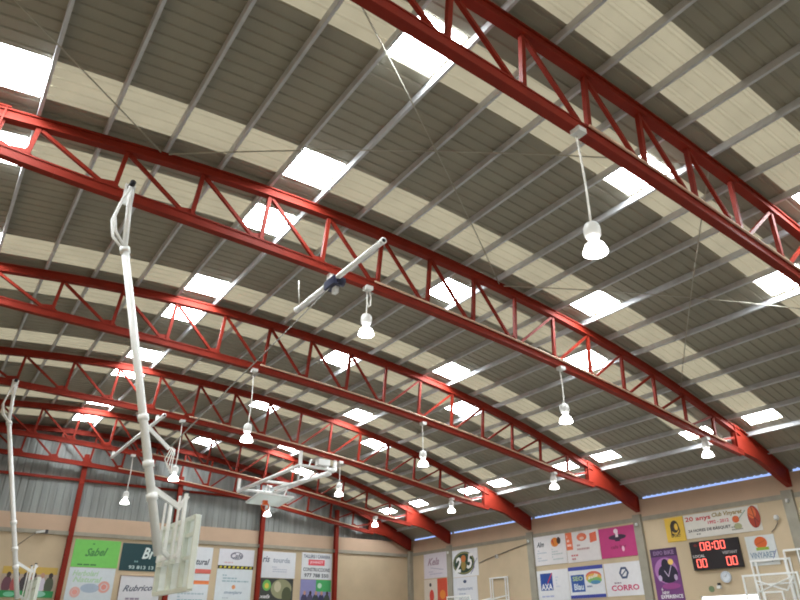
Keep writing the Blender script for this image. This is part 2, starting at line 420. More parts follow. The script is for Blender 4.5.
# ------------------------------------------------------------------ hanging backboards (lifted on winch cables)
def make_hoop():
    R = (0, 0, 0)
    root = empty('ceiling_backboard', R, '', 'basketball backboard', 'backboards on masts hung from the trusses')
    yT = -.2
    T, J, B = Vector((-8.48,yT,8.80)), Vector((-8.36,yT,7.50)), Vector((-7.02,yT,2.66))
    def V(v): return Vector(v)
    mt = MB(); mt.tube([T, J+V((0,0,-.1))], .048, 12)
    mt.build('upper_tube', WHITE, root, True)
    MB().tube([T+V((-.0,-.12,.02)), T+V((.0,.26,.02))], .05, 12).build('hinge_pin', DARK, root, True)
    MB().box((T.x-.09,-.12,T.z-.35),(T.x+.09,-.085,T.z+.09)).build('hinge_plate', WHITE, root)
    for dy in (-.10, .10):
        MB().tube([T+V((-.02,dy,-.12)), V((-8.58,yT+dy,8.45)), V((-8.65,yT+dy,8.05)), V((-8.58,yT+dy,7.75)), J+V((-.02,dy*.5,.02))], .026, 8).build('bracket_arm', WHITE, root, True)
    d = (B-J).normalized()
    mast = MB().tube([J, B], [.062, .066], 14).build('mast', WHITE, root, True)
    for t in (.0, .585, .73, .83):
        p = J+(B-J)*t
        MB().tube([p-d*.05, p+d*.05], .085, 14).build('clamp_collar', WHITE, mast, True)
    # lift bracket with pulley
    p = J+(B-J)*.60
    MB().bar(p, (-7.10,yT,4.24), .05, .05).build('lift_link', WHITE, root)
    rp = MB()
    for k in range(4):
        a = k*.05
        rp.tube([(-7.08+.03*k,yT-.06+.04*k,4.26), (-7.16+.05*k,yT-.06+.04*k,4.06-.04*k), (-7.10+.04*k,yT-.05+.04*k,3.93-.03*k)], .008, 6)
    rp.build('rope_tail', CORD, root, True)
    # brace from mast to the back frame
    q = J+(B-J)*.80
    MB().bar(q, (-6.78,yT+.02,3.36), .075, .075).build('brace', WHITE, root)
    MB().bar((-6.80,yT+.02,3.38), (-6.70,-.2,3.55), .06, .06).build('brace', WHITE, root)
    BX = -6.62; y0, y1, z0, z1 = -.66, .98, 2.19, 3.19
    for yy in (.42, -.30):
        MB().bar((BX-.14,yy,3.58), (BX-.14,yy,2.56), .045, .07).build('slide_rail', WHITE, root)
        MB().bar((BX-.20,yy+.10,3.54), (BX-.20,yy+.10,2.62), .03, .04).build('slide_rail', WHITE, root)
        MB().box((BX-.17,yy-.04,3.57),(BX-.11,yy+.04,3.60)).build('rail_cap', DARK, root)
    MB().bar((BX-.17,.5,2.66), (BX-.17,-.40,2.66), .05, .05, (0,0,1)).build('lower_crossbar', WHITE, root)
    MB().bar(B+V((0,0,.1)), (BX-.17,.02,2.66), .06, .06).build('lower_arm', WHITE, root)
    bk = MB()
    for yy in (y0, y1): bk.box((BX-.07,yy-.03,z0),(BX+.0,yy+.03,z1))
    for yy in (-.22, .36): bk.box((BX-.07,yy-.035,z0),(BX+.0,yy+.035,z1))
    for zz in (z0, z1): bk.box((BX-.07,y0,zz-.03),(BX+.0,y1,zz+.03))
    for zz in (2.62, 2.95): bk.box((BX-.06,y0,zz-.025),(BX+.0,y1,zz+.025))
    bk.build('back_frame', mat('grey_green_enamel', (236, 240, 230), .4, 0, .05, 4), root)
    MB().box((BX+.0,y0-.02,z0-.02),(BX+.02,y1+.02,z1+.02)).build('board_panel', BOARDW, root)
    return root
hA = make_hoop(); hA['label'] = 'white ceiling-hung backboard on a long mast in the left foreground'
hB = copy_tree(hA); hB.location = (-.26, TY[3], -.12); 
for ch in list(hB.children):
    if ch.name.split('.')[0] in ('rope_tail', 'lift_link'): bpy.data.objects.remove(ch)
hB['label'] = 'white ceiling-hung backboard mast farther back at the left picture edge'

def make_winch(Y0, Y1, mot, lb, X=-4.25, z=8.20):
    root = empty('winch_tube', (X, (Y0+Y1)/2, z), lb, 'winch', 'white winch tubes under the trusses'); O = (X, (Y0+Y1)/2, z)
    MB().tube([(X,Y0,z),(X,Y1,z)], .06, 14).build('tube', WHITE, root, True, origin=O)
    for yy in (Y0, Y1):
        MB().tube([(X,yy-.03,z),(X,yy+.03,z)], .068, 14).build('end_cap', WHITE, root, True, origin=O)
        MB().tube([(X,yy-.035,z),(X,yy+.035,z)], .04, 12).build('end_plug', DARK, root, True, origin=O)
    for ty in TY:
        if Y0 < ty < Y1: MB().box((X-.05,ty-.06,z+.06),(X+.05,ty+.06,8.45)).build('hanger', WHITE, root, origin=O)
    if mot:
        ym = -.08
        MB().box((X-.10,ym-.26,z-.16),(X+.10,ym+.16,z+.02)).build('motor', NAVY, root, origin=O); mo = root.children[-1]
        MB().tube([(X-.02,ym-.20,z-.06),(X+.17,ym-.20,z-.06)], .1, 14).build('gearbox', NAVY, mo, True, origin=O)
        MB().box((X+.0,ym-.16,z-.30),(X+.09,ym-.02,z-.16)).build('limit_switch', OFFW, mo, origin=O)
        MB().tube([(X-.1,1.2,z-.05),(X-.18,1.1,z+.2),(X-.2,1.1,z+.5)], .012, 6).build('feed_cable', CORD, root, True, origin=O)
    return root
make_winch(-2.02, 1.52, True, 'white winch tube with dark motor under the second truss')
make_winch(11.25, 18.2, False, 'plain white tube slung between far trusses behind the front mast')
for dy, lb in ((0, 'thin lift cable from the dark winch motor down to the front mast'), (.14, 'second thin lift cable running beside the other one to the front mast')):
    tag(MB().tube([(-4.30,-.13+dy,8.03), (-7.08,-.2+dy,4.28)], .006, 6).build('lift_cable', WIRE, origin=(-4.30,-.13+dy,8.03)), lb, 'cable', 'lift cables of the front backboard')

# folded backboard frame between the fourth and fifth truss
def folded():
    O = (2.1, TY[3], 7.36)
    root = empty('folded_backboard', O, 'white backboard folded up flat under the far trusses, orange rim below', 'basketball backboard')
    ya, yb = TY[3], TY[4]; z = 7.38
    for x in (1.33, 2.86):
        MB().tube([(x,ya-.05,z),(x,yb+(.05 if x < 2 else -.35),z)], .075, 12).build('long_arm', WHITE, root, True, origin=O)
        for yy in ((ya, yb) if x < 2 else (ya,)):
            xx = x
            X = x
            for _ in range(5): xx += X - l2w(xx, zl(xx)-dep(xx)-.17)[0]
            MB().bar((x,yy,z-.04), (x,yy,l2w(xx, zl(xx)-dep(xx)-.17)[1]+.02), .11, .11).build('drop_post', WHITE, root, origin=O)
    MB().tube([(1.33,ya,z),(2.86,ya,z)], .06, 12).build('crossbar', WHITE, root, True, origin=O)
    MB().tube([(1.33,yb-.4,z),(2.86,yb-.4,z)], .06, 12).build('crossbar', WHITE, root, True, origin=O)
    MB().tube([(1.33,15.5,z),(2.86,15.5,z)], .06, 12).build('crossbar', WHITE, root, True, origin=O)
    MB().tube([(1.33,ya+.05,z),(2.86,15.3,z)], .05, 10).build('diagonal_strut', WHITE, root, True, origin=O)
    MB().tube([(2.8,ya+.25,z-.1),(2.2,16.2,z-.12)], .07, 10).build('swing_arm', WHITE, root, True, origin=O)
    for x in (1.75, 2.7): MB().bar((x,15.9,z-.06), (x,16.4,6.84), .05, .05).build('board_hanger', WHITE, root, origin=O)
    MB().box((2.0,ya-.25,z+.08),(2.5,ya+.05,z+.3)).build('winch_box', OFFW, root, origin=O)
    for x in (1.7, 2.2, 2.5): MB().bar((x,ya,z),(x+.1,ya,z+.3), .05,.05).build('stub', WHITE, root, origin=O)
    a, b, c, d = Vector((1.42,15.95,6.93)), Vector((3.12,16.12,6.93)), Vector((2.85,17.05,6.66)), Vector((1.25,16.9,6.66))
    MB().prism([a,b,c,d], (0,0,.03)).build('board_panel', BOARDW, root, origin=O)
    fr = MB()
    for p, q in ((a,b),(b,c),(c,d),(d,a)): fr.bar(p+Vector((0,0,.05)), q+Vector((0,0,.05)), .06, .05, (0,0,1))
    fr.build('back_frame', WHITE, root, origin=O)
    n = 20; rm = MB()
    rm.tube([(1.95+.17*math.cos(2*math.pi*k/n), 16.45, 6.52+.17*math.sin(2*math.pi*k/n)) for k in range(n+1)], .025, 6, False)
    rm.build('rim', ORANGE, root, True, origin=O)
    MB().box((1.85,16.42,6.60),(2.05,16.58,6.78)).build('rim_bracket', ORANGE, root, origin=O)
folded()

# wall-mounted backboards on the right wall
def wall_hoop(yc, X, top, yf0, yf1, ftop, lb, w=1.8, h=1.05):
    O = (XW, yc, top)
    root = empty('wall_backboard', O, lb, 'basketball backboard', 'white framed backboards on the right wall')
    y0, y1 = yc-w/2, yc+w/2
    f = MB()
    for yy in (y0, y1): f.box((X-.02,yy-.025,top-h),(X+.02,yy+.025,top))
    for zz in (top-h, top): f.box((X-.022,y0-.025,zz-.03),(X+.022,y1+.025,zz+.03))
    f.build('board_frame', WHITE, root, origin=O)
    g = bpy.data.materials.get('clear_acrylic')
    if g is None:
        g = bpy.data.materials.new('clear_acrylic'); g.use_nodes = True; t = g.node_tree; t.nodes.clear()
        o_ = t.nodes.new('ShaderNodeOutputMaterial'); a_ = t.nodes.new('ShaderNodeBsdfTransparent'); b_ = t.nodes.new('ShaderNodeBsdfPrincipled'); m_ = t.nodes.new('ShaderNodeMixShader')
        b_.inputs['Base Color'].default_value = (.8,.84,.82,1); b_.inputs['Roughness'].default_value = .1; m_.inputs[0].default_value = .14
        t.links.new(a_.outputs[0], m_.inputs[1]); t.links.new(b_.outputs[0], m_.inputs[2]); t.links.new(m_.outputs[0], o_.inputs[0])
    MB().box((X-.006,y0+.025,top-h+.03),(X+.006,y1-.025,top-.03)).build('clear_panel', g, root, origin=O)
    tr = MB(); tz = top-.53
    for yy in (yc-.295, yc+.295): tr.box((X-.03,yy-.025,tz-.45),(X-.008,yy+.025,tz))
    for zz in (tz, tz-.45): tr.box((X-.031,yc-.32,zz-.025),(X-.008,yc+.32,zz+.025))
    tr.build('target_square', WHITE, root, origin=O)
    XF = XW-.05
    for yy in (yf0, yf0+.16, yf1-.16, yf1):
        MB().bar((XF,yy,ftop), (XF,yy,.9), .05, .05).build('wall_post', WHITE, root, origin=O)
    MB().bar((XF,yf0-.03,ftop), (XF,yf1+.03,ftop), .06, .06).build('wall_rail', WHITE, root, origin=O)
    MB().bar((XF,yf0,top-.25), (XF,yf1,top-.25), .045, .045).build('wall_rail', WHITE, root, origin=O)
    for a_, b_ in ((yf0, yc+w*.25), (yf1, yc-w*.25), (yf0, yc-w*.25), (yf1, yc+w*.25)):
        MB().bar((XF,a_,top-.05 if a_ == yf0 else top-.12), (X+.03,b_,top-.5), .035, .035).build('support_strut', WHITE, root, origin=O)
    n = 20
    MB().tube([(X-.38+.225*math.cos(2*math.pi*k/n), yc+.225*math.sin(2*math.pi*k/n), top-.9) for k in range(n+1)], .01, 6, False).build('rim', ORANGE, root, True, origin=O)
    MB().box((X-.17,yc-.06,top-.96),(X-.02,yc+.06,top-.89)).build('rim_bracket', ORANGE, root, origin=O)
    return root
r1 = wall_hoop(1.17, 13.0, 3.22, .70, 2.0, 3.70, 'white framed clear backboard under the scoreboard, by the lower right corner')
MB().bar((XW-.10,-.9,3.94),(XW-.10,.80,3.94), .06,.06).build('upper_rail', WHITE, r1, origin=(XW,1.17,3.22))
for yy in (.80, .35, .12): MB().bar((XW-.10,yy,3.94),(XW-.10,yy-.02,.9), .045,.045).build('wall_post', WHITE, r1, origin=(XW,1.17,3.22))
for k in range(6):
    MB().bar((XW-.10,.35,1.2+.45*k),(XW-.10,.12,1.42+.45*k), .025,.025).build('lattice_bar', WHITE, r1, origin=(XW,1.17,3.22))
r2 = wall_hoop(17.0, 13.0, 3.23, 14.03, 15.25, 3.97, 'white framed backboard swung aside below the dark green oval banner')

# ------------------------------------------------------------------ banners with printing
def quad(side, L, R, T, B):
    if side == 'R': return lambda u, v, d: (XW-.004-d, L+(R-L)*u, B+(T-B)*v)
    return lambda u, v, d: (L+(R-L)*u, YB-.004-d, B+(T-B)*v)
def text_mesh(s, shear=0):
    cu = bpy.data.curves.new('t', 'FONT'); cu.body = s; cu.resolution_u = 2; cu.shear = shear; cu.offset = .028
    ob = bpy.data.objects.new('t', cu); C.objects.link(ob)
    dg = bpy.context.evaluated_depsgraph_get(); dg.update()
    me = bpy.data.meshes.new_from_object(ob.evaluated_get(dg))
    v = [tuple(p.co) for p in me.vertices]; f = [tuple(p.vertices) for p in me.polygons]
    bpy.data.objects.remove(ob); bpy.data.curves.remove(cu); bpy.data.meshes.remove(me)
    x0 = min(p[0] for p in v); x1 = max(p[0] for p in v); y0 = min(p[1] for p in v); y1 = max(p[1] for p in v)
    return [((p[0]-x0)/(x1-x0), (p[1]-y0)/(y1-y0)) for p in v], f
def shapes(root, Q, els, base=.02, O=(0,0,0)):
    d = base
    for e in els:
        d += .0012
        kind, name, col = e[0], e[1], e[2]; vs_ = []; fs = []
        def poly(pts):
            k = len(vs_); vs_.extend(pts); fs.append(tuple(range(k, k+len(pts))))
        if kind == 'rect': u0_, v0_, u1_, v1_ = e[3:7]; poly([(u0_,v0_),(u1_,v0_),(u1_,v1_),(u0_,v1_)])
        elif kind == 'poly': poly(e[3])
        elif kind == 'polys':
            for pl in e[3]: poly(pl)
        elif kind == 'ell':
            cu_, cv_, ru, rv = e[3:7]; a = e[7] if len(e) > 7 else 0; n = 28
            pts = []
            for k in range(n):
                x, y = math.cos(2*math.pi*k/n), math.sin(2*math.pi*k/n)
                pts.append((cu_+ru*(x*math.cos(a)-y*math.sin(a)), cv_+rv*(x*math.sin(a)+y*math.cos(a))))
            poly(pts)
        elif kind == 'ring':
            cu_, cv_, ru, rv, th = e[3:8]; n = e[8] if len(e) > 8 else 28
            for k in range(n):
                a, b = 2*math.pi*k/n, 2*math.pi*(k+1)/n
                poly([(cu_+ru*math.cos(a)*s_, cv_+rv*math.sin(a)*s_) if i_ in (0,3) else (cu_+ru*math.cos(b)*s_, cv_+rv*math.sin(b)*s_) for i_, s_ in ((0,1),(1,1),(2,th),(3,th))])
        elif kind == 'txt':
            s, cu_, cv_, wu, hv = e[3:8]; sh = e[8] if len(e) > 8 else 0; sl = e[9] if len(e) > 9 else 0
            tv, tf = text_mesh(s, sh)
            vs_ = [(cu_+(x-.5)*wu, cv_+(y-.5)*hv+(x-.5)*sl) for x, y in tv]; fs = tf
        elif kind == 'rows':
            u0_, v0_, u1_, v1_, nr = e[3:8]; rnd = random.Random(e[8] if len(e) > 8 else 1)
            for r_ in range(nr):
                h = (v1_-v0_)/nr; vv = v1_-h*(r_+.5); u = u0_ + rnd.random()*.1*(u1_-u0_)
                while u < u1_-.02:
                    wd = (.05+.1*rnd.random())*(u1_-u0_); poly([(u,vv-h*.25),(min(u+wd,u1_),vv-h*.25),(min(u+wd,u1_),vv+h*.25),(u,vv+h*.25)]); u += wd + .025*(u1_-u0_)
                    if rnd.random() < .12: break
        elif kind == 'line':
            pts, wd = e[3], e[4]
            for (a, b), (c_, dd) in zip(pts, pts[1:]):
                L_ = math.hypot(c_-a, dd-b) or 1; nx_, ny_ = -(dd-b)/L_*wd/2, (c_-a)/L_*wd/2
                poly([(a+nx_,b+ny_),(a-nx_,b-ny_),(c_-nx_,dd-ny_),(c_+nx_,dd+ny_)])
        mb_ = MB(); mb_.add([Q(u, v, d) for u, v in vs_], fs)
        mt = col if not isinstance(col, tuple) else pm(col)
        me = bpy.data.meshes.new(name); me.from_pydata([tuple(Vector(v)-Vector(O)) for v in mb_.v], [], mb_.f); me.update(); me.materials.append(mt)
        ob = bpy.data.objects.new(name, me); C.objects.link(ob); ob.parent = root
def banner(side, L, R, T, B, col, label, els=(), name='advertising_banner', cat='banner', group=None, frame=None):
    Q = quad(side, L, R, T, B); O = Q(.5, 0, 0)
    root = MB().prism([Q(0,0,0), Q(1,0,0), Q(1,1,0), Q(0,1,0)], Vector(Q(0,0,.02))-Vector(Q(0,0,0))).build(name, pm(col), origin=O)
    tag(root, label, cat, group)
    if frame:
        t = .02; f = MB()
        for a in ((0,0,1,t),(0,1-t,1,1),(0,0,t*.7,1),(1-t*.7,0,1,1)):
            f.prism([Q(a[0],a[1],.018), Q(a[2],a[1],.018), Q(a[2],a[3],.018), Q(a[0],a[3],.018)], Vector(Q(0,0,.025))-Vector(Q(0,0,0)))
        f.build('frame', pm(frame), root, origin=O)
    shapes(root, Q, els, .02, O)
    return root
Wh = (232,232,236); GR = (150,160,175)
G1 = 'banners on the right wall'; G2 = 'banners on the back wall'
# right wall, from the far corner towards the camera
banner('R', 20.66, 18.62, 5.54, 4.27, (222,216,226), 'pale banner with faint mauve script nearest the far corner', [
    ('txt','script',(168,140,160),'Kela',.42,.66,.5,.3,.4), ('line','underline',(150,150,175),[(.3,.42),(.85,.3)],.02), ('rows','small_print',(190,185,205),.2,.12,.8,.3,2,3)], group=G1)
banner('R', 20.68, 18.65, 4.22, 2.85, (226,214,204), 'banner half cream half red with small red figure, below the mauve script', [
    ('rect','red_panel',(212,82,60),.58,0,1,1), ('ell','red_figure',(214,70,60),.33,.4,.1,.22), ('ell','dark_head',(60,50,55),.28,.8,.05,.07), ('ell','orange_disc',(230,140,60),.8,.42,.12,.16)], group=G1)
banner('R', 18.22, 16.1, 5.50, 4.18, Wh, 'white banner with dark green oval showing white numerals', [
    ('ell','oval_border',(30,58,44),.47,.5,.41,.42,.32), ('ell','oval_gold',(196,190,120),.47,.5,.385,.385,.32), ('ell','oval_ground',(34,62,46),.47,.5,.37,.365,.32),
    ('ell','centre_emblem',(150,130,66),.46,.42,.09,.2), ('ell','orange_emblem',(196,110,54),.47,.66,.09,.13),
    ('txt','numeral',(240,240,240),'2',.25,.45,.26,.56,.25), ('txt','numeral',(240,240,240),'5',.70,.55,.24,.56,.25), ('line','scribble',(80,80,150),[(.72,.08),(.86,.3),(.84,.4),(.98,.62)],.02)], group=G1)
banner('R', 18.15, 16.25, 4.16, 2.85, (226,228,234), 'white banner with small dark crest, under the green oval banner', [
    ('ell','crest',(70,80,110),.5,.84,.07,.06), ('txt','heading',(150,160,185),'restaurant',.5,.58,.62,.1), ('rows','small_print',(170,180,200),.2,.1,.8,.45,4,5)], group=G1)
banner('R', 12.15, 10.18, 5.54, 4.30, (230,226,228), 'white banner with two small logos side by side', [
    ('txt','script',(70,76,84),'Alm',.22,.72,.24,.18,.4), ('ell','orange_logo',(222,132,46),.68,.74,.12,.16), ('ell','dark_logo',(52,42,40),.80,.78,.06,.12), ('poly','red_flash',(200,60,40),[(.58,.8),(.66,.62),(.62,.86)]),
    ('rows','small_print',(190,196,206),.1,.12,.4,.55,5,2), ('rows','small_print',(190,200,200),.55,.12,.9,.55,5,4)], group=G1)
banner('R', 10.15, 8.33, 5.52, 4.28, (232,226,226), 'white banner with orange blocks and a central orange emblem', [
    ('rect','orange_block',(238,122,84),.0,.42,.2,1.0), ('poly','orange_block',(232,110,80),[(.74,.58),(.94,.62),(.94,.92),(.74,.88)]), ('ell','emblem',(234,122,90),.5,.8,.15,.13), ('ell','emblem_centre',(240,200,180),.5,.76,.07,.05),
    ('rows','small_print',(190,150,150),.3,.35,.7,.6,2,6), ('rows','small_print',(214,120,124),.1,.06,.9,.28,2,7), ('rows','slogan',(250,220,210),.03,.5,.17,.95,3,4)], group=G1)
banner('R', 8.30, 6.46, 5.47, 4.30, (198,62,128), 'magenta banner with a small white figure on a dark hat', [
    ('ell','dark_hat',(62,40,66),.5,.66,.24,.09), ('poly','hat_crown',(62,40,66),[(.4,.66),(.6,.66),(.56,.52),(.44,.52)]), ('ell','white_figure',(246,226,236),.48,.86,.06,.08), ('rect','white_figure',(246,226,236),.46,.66,.53,.82),
    ('txt','lettering',(150,40,92),'cafe bar',.5,.34,.42,.12), ('ell','pale_mark',(246,200,220),.62,.26,.035,.09)], group=G1)
banner('R', 12.18, 10.25, 4.08, 2.82, Wh, 'white banner with a blue square, white capitals and red slash', [
    ('rect','blue_square',(40,78,158),.14,.34,.52,.9), ('line','red_slash',(206,56,56),[(.36,.58),(.52,.9)],.03), ('txt','lettering',(244,244,248),'AXA',.33,.46,.34,.2), ('rows','small_print',(180,186,220),.1,.1,.9,.2,1,5), ('rows','small_print',(210,214,226),.6,.4,.92,.8,4,9)], group=G1)
banner('R', 10.22, 8.34, 4.10, 2.86, (232,234,240), 'white banner between blue bars with a rainbow oval', [
    ('rect','blue_bar',(66,78,168),0,.88,1,1), ('rect','blue_bar',(66,78,168),0,0,1,.1), ('rect','blue_square',(56,92,168),.06,.2,.45,.74),
    ('txt','lettering',(190,214,150),'SEO',.26,.62,.3,.14), ('txt','lettering',(226,236,246),'Blau',.27,.36,.28,.2),
    ('ell','rainbow_oval',(228,120,100),.72,.66,.22,.16,.2), ('ell','rainbow_oval',(236,190,90),.72,.6,.22,.14,.2), ('ell','rainbow_oval',(140,190,110),.74,.53,.2,.1,.2), ('ell','rainbow_oval',(90,150,190),.76,.47,.14,.06,.2),
    ('txt','lettering',(250,240,230),'aula',.7,.66,.28,.12,.3,.08), ('rows','small_print',(120,130,170),.5,.3,.94,.4,1,3)], group=G1)
banner('R', 8.28, 6.42, 4.10, 2.86, (234,232,236), 'white banner with dark hexagon ring above magenta capitals', [
    ('ring','hexagon_ring',(70,84,120),.52,.68,.13,.2,.62,6), ('line','ring_bar',(70,84,120),[(.44,.58),(.6,.78)],.03), ('rows','small_print',(150,120,140),.22,.35,.78,.43,1,3), ('txt','lettering',(208,60,112),'CORRO',.5,.24,.72,.17)], group=G1)
# scoreboard bay
banner('R', 5.07, 4.27, 5.49, 4.62, (226,186,70), 'yellow poster with a black lion-like emblem beside the long banner', [
    ('ell','black_emblem',(60,50,40),.5,.62,.22,.26), ('ell','emblem_gap',(226,186,70),.58,.6,.1,.14), ('line','emblem_leg',(60,50,40),[(.3,.7),(.3,.3),(.42,.3)],.07), ('line','emblem_leg',(60,50,40),[(.68,.7),(.74,.4),(.62,.3)],.06), ('txt','lettering',(70,60,44),'SPORT',.5,.24,.5,.12)], name='poster', cat='poster', group=G1)
ND = (64,60,64)
banner('R', 4.24, 1.33, 5.50, 4.66, (226,222,214), 'long white anniversary banner with red lettering and a basketball', [
    ('txt','lettering',(196,44,52),'20 anys',.20,.78,.36,.25,0,0), ('txt','lettering',(150,126,52),'Club Vinyaret',.60,.82,.40,.23,.2,0), ('txt','lettering',(200,40,70),'1992 - 2012',.47,.57,.28,.14), ('txt','lettering',ND,'24 HORES DE BÀSQUET',.33,.31,.58,.17),
    ('rows','small_print',(120,114,112),.14,.1,.5,.2,1,4), ('ell','small_ball',(222,104,54),.70,.55,.045,.14), ('ell','green_patch',(170,170,130),.71,.26,.05,.13), ('rows','small_print',(150,150,140),.62,.1,.78,.3,2,8),
    ('line','green_line',(110,150,130),[(.74,.55),(.84,.85)],.012), ('ell','ball',(168,60,42),.93,.55,.075,.44), ('ell','ball_highlight',(222,110,60),.915,.72,.05,.24), ('line','ball_seam',(90,36,40),[(.875,.7),(.93,.55),(.975,.3)],.008), ('line','ball_seam',(90,36,40),[(.92,.98),(.935,.6),(.93,.12)],.008)], group=G1)
SEGC = emis('red_led', (255, 104, 92), 2.6)
BLK = mat('black_scoreboard_casing', (36, 30, 34), .5, 0, .05, 5)
Q = quad('R', 4.16, 2.27, 4.53, 3.56); O = Q(.5,0,0)
sb = MB().prism([Q(0,0,0), Q(1,0,0), Q(1,1,0), Q(0,1,0)], (-.09,0,0)).build('scoreboard', BLK, origin=O)
tag(sb, 'black electronic scoreboard with red digits reading 08:00', 'scoreboard')
SEG = {'0': 'abcdef', '8': 'abcdefg'}
def digit(ch, u, v, wu, hv):
    t, q = .2*wu, .10*hv; s = {'a': (u+t*.5,v+hv-q,u+wu-t*.5,v+hv), 'd': (u+t*.5,v,u+wu-t*.5,v+q), 'g': (u+t*.7,v+hv/2-q/2,u+wu-t*.7,v+hv/2+q/2),
         'f': (u,v+hv/2+q*.2,u+t,v+hv-q*.4), 'e': (u,v+q*.4,u+t,v+hv/2-q*.2), 'b': (u+wu-t,v+hv/2+q*.2,u+wu,v+hv-q*.4), 'c': (u+wu-t,v+q*.4,u+wu,v+hv/2-q*.2)}
    out = []
    for k in SEG[ch]:
        a, b, c_, d_ = s[k]; out.append([(a+.12*(v-b+b-v),b),(c_,b),(c_,d_),(a,d_)])
    return out
els = []
for u, ch in ((.22,'0'),(.34,'8'),(.52,'0'),(.64,'0')): els.append(('polys','red_digit',SEGC,digit(ch,u,.66,.095,.29)))
els.append(('polys','red_colon',SEGC,[[(.465,.72),(.49,.72),(.49,.78),(.465,.78)],[(.475,.84),(.50,.84),(.50,.90),(.475,.90)]]))
for u in (.09,.205,.70,.815): els.append(('polys','red_digit',SEGC,digit('0',u,.08,.095,.30)))
els += [('txt','lettering',(214,214,214),'LOCAL',.16,.48,.25,.1), ('txt','lettering',(190,186,186),'VISITANT',.80,.52,.30,.1), ('ell','dim_red_spot',(120,40,36),.13,.86,.04,.05)]
shapes(sb, Q, els, .09, O)
banner('R', 2.05, 1.04, 4.50, 3.55, (218,222,222), 'white club sign with orange ball above a green band', [
    ('ell','orange_ball',(224,104,48),.52,.76,.22,.2), ('rect','green_band',(150,178,60),.32,.5,.76,.6), ('txt','lettering',(130,150,170),'VINYARET',.5,.34,.86,.2), ('line','seam',(190,80,40),[(.36,.7),(.68,.82)],.02), ('line','blue_stroke',(90,96,160),[(.76,.1),(.98,.48)],.02)], name='club_sign', cat='sign')
banner('R', 5.95, 4.79, 4.44, 2.35, (120,66,128), 'tall purple poster with a dark motorbike-like figure', [
    ('rect','dark_header',(74,46,86),0,.86,1,1), ('txt','lettering',(150,120,160),'EXPO',.3,.925,.36,.07), ('txt','lettering',(150,120,160),'BIKE',.72,.925,.36,.07), ('ell','pale_haze',(178,120,180),.5,.62,.42,.22), ('ell','dark_figure',(44,36,60),.55,.57,.36,.16), ('ell','dark_figure',(40,34,54),.5,.72,.14,.1),
    ('ell','pale_wheel',(196,176,206),.24,.5,.07,.05), ('ell','pale_wheel',(190,170,200),.82,.5,.06,.05), ('ell','yellow_light',(240,200,110),.72,.76,.1,.05), ('line','pale_forks',(206,186,216),[(.44,.62),(.56,.52),(.72,.7)],.02), ('ell','pink_glow',(158,74,142),.6,.36,.34,.05),
    ('txt','lettering',(240,236,242),'A',.24,.315,.07,.045), ('txt','lettering',(240,236,242),'NEW',.36,.255,.26,.05), ('txt','lettering',(244,240,246),'EXPERIENCE',.56,.19,.8,.06)], name='poster', cat='poster', group=G1)
# small fittings on the right wall
def disc(name, y, z, r, th, mt, lb, cat, extra=None):
    n = 24
    o = MB().prism([(XW-.004, y+r*math.cos(2*math.pi*k/n), z+r*math.sin(2*math.pi*k/n)) for k in range(n)], (-th,0,0)).build(name, mt, origin=(XW-.004,y,z))
    tag(o, lb, cat); return o
ck = disc('wall_clock', 3.03, 3.28, .19, .05, mat('pale_blue_plastic', (206,214,226), .3), 'round pale wall clock below the scoreboard', 'clock')
MB().prism([(XW-.056, 3.03+.13*math.cos(.6+2*math.pi*k/20), 3.28+.13*math.sin(.6+2*math.pi*k/20)) for k in range(20)], (-.006,0,0)).build('clock_face', mat('clock_face_white', (226,232,240), .3), ck, origin=(XW-.004,3.03,3.28))
MB().bar((XW-.066,3.03,3.28),(XW-.066,2.97,3.36), .012,.006).build('hand', DARK, ck, origin=(XW-.004,3.03,3.28)); MB().bar((XW-.066,3.03,3.28),(XW-.066,3.10,3.30), .012,.006).build('hand', DARK, ck, origin=(XW-.004,3.03,3.28))
eb = MB().box((XW-.10,3.28,2.92),(XW-.004,3.42,3.02)).build('emergency_light', OFFW, origin=(XW-.05,3.35,2.97)); tag(eb, 'small white emergency light with dark top below the clock', 'light')
MB().box((XW-.09,3.30,3.02),(XW-.01,3.38,3.10)).build('dark_housing', DARK, eb, origin=(XW-.05,3.35,2.97))
es = disc('exit_marker', 3.68, 2.92, .10, .02, mat('dull_green_sign', (120,140,104), .5), 'small dull green round marker left of the emergency light', 'sign')
def camera_box(y, z, lb, wire=None):
    root = empty('wall_floodlight', (XW-.06, y, z), lb, 'wall fitting'); O = (XW-.06, y, z)
    MB().lathe((XW-.10, y, z), [(0,.09),(.06,.08),(.085,.02),(.08,-.05),(.04,-.08),(0,-.08)], 16).build('casing', OFFW, root, True, origin=O)
    MB().box((XW-.06,y-.03,z-.03),(XW-.0,y+.03,z+.03)).build('bracket', OFFW, root, origin=O)
    if wire: MB().tube([(XW-.08,y,z-.08)] + wire, .014, 6).build('lead', WIRE, root, True, origin=O)
camera_box(.75, 4.98, 'white wall fitting with dangling lead right of the long banner', [(XW-.03,.80,4.80),(XW-.03,.92,4.66),(XW-.03,1.06,4.56)])
for ty, z, lb in ((TY[1]+.22, 5.46, 'small white box on the nearest concrete pilaster'), (TY[2]+.22, 5.42, 'small white box on the pilaster beside the magenta banner'), (TY[3]+.25, 5.40, 'small white box on the pilaster right of the swagged cable'), (TY[4]+.22, 5.44, 'small white box on the pilaster by the green oval banner')):
    O = (XW-.16, ty, z)
    o = MB().lathe((XW-.17,ty,z), [(0,.06),(.05,.05),(.06,0),(.05,-.06),(0,-.07)], 14).build('junction_box', OFFW, None, True, origin=O); tag(o, lb, 'junction box', 'white boxes on the pilasters')
    MB().box((XW-.13,ty-.03,z-.03),(XW-.118,ty+.03,z+.03)).build('back_plate', OFFW, o, origin=O)
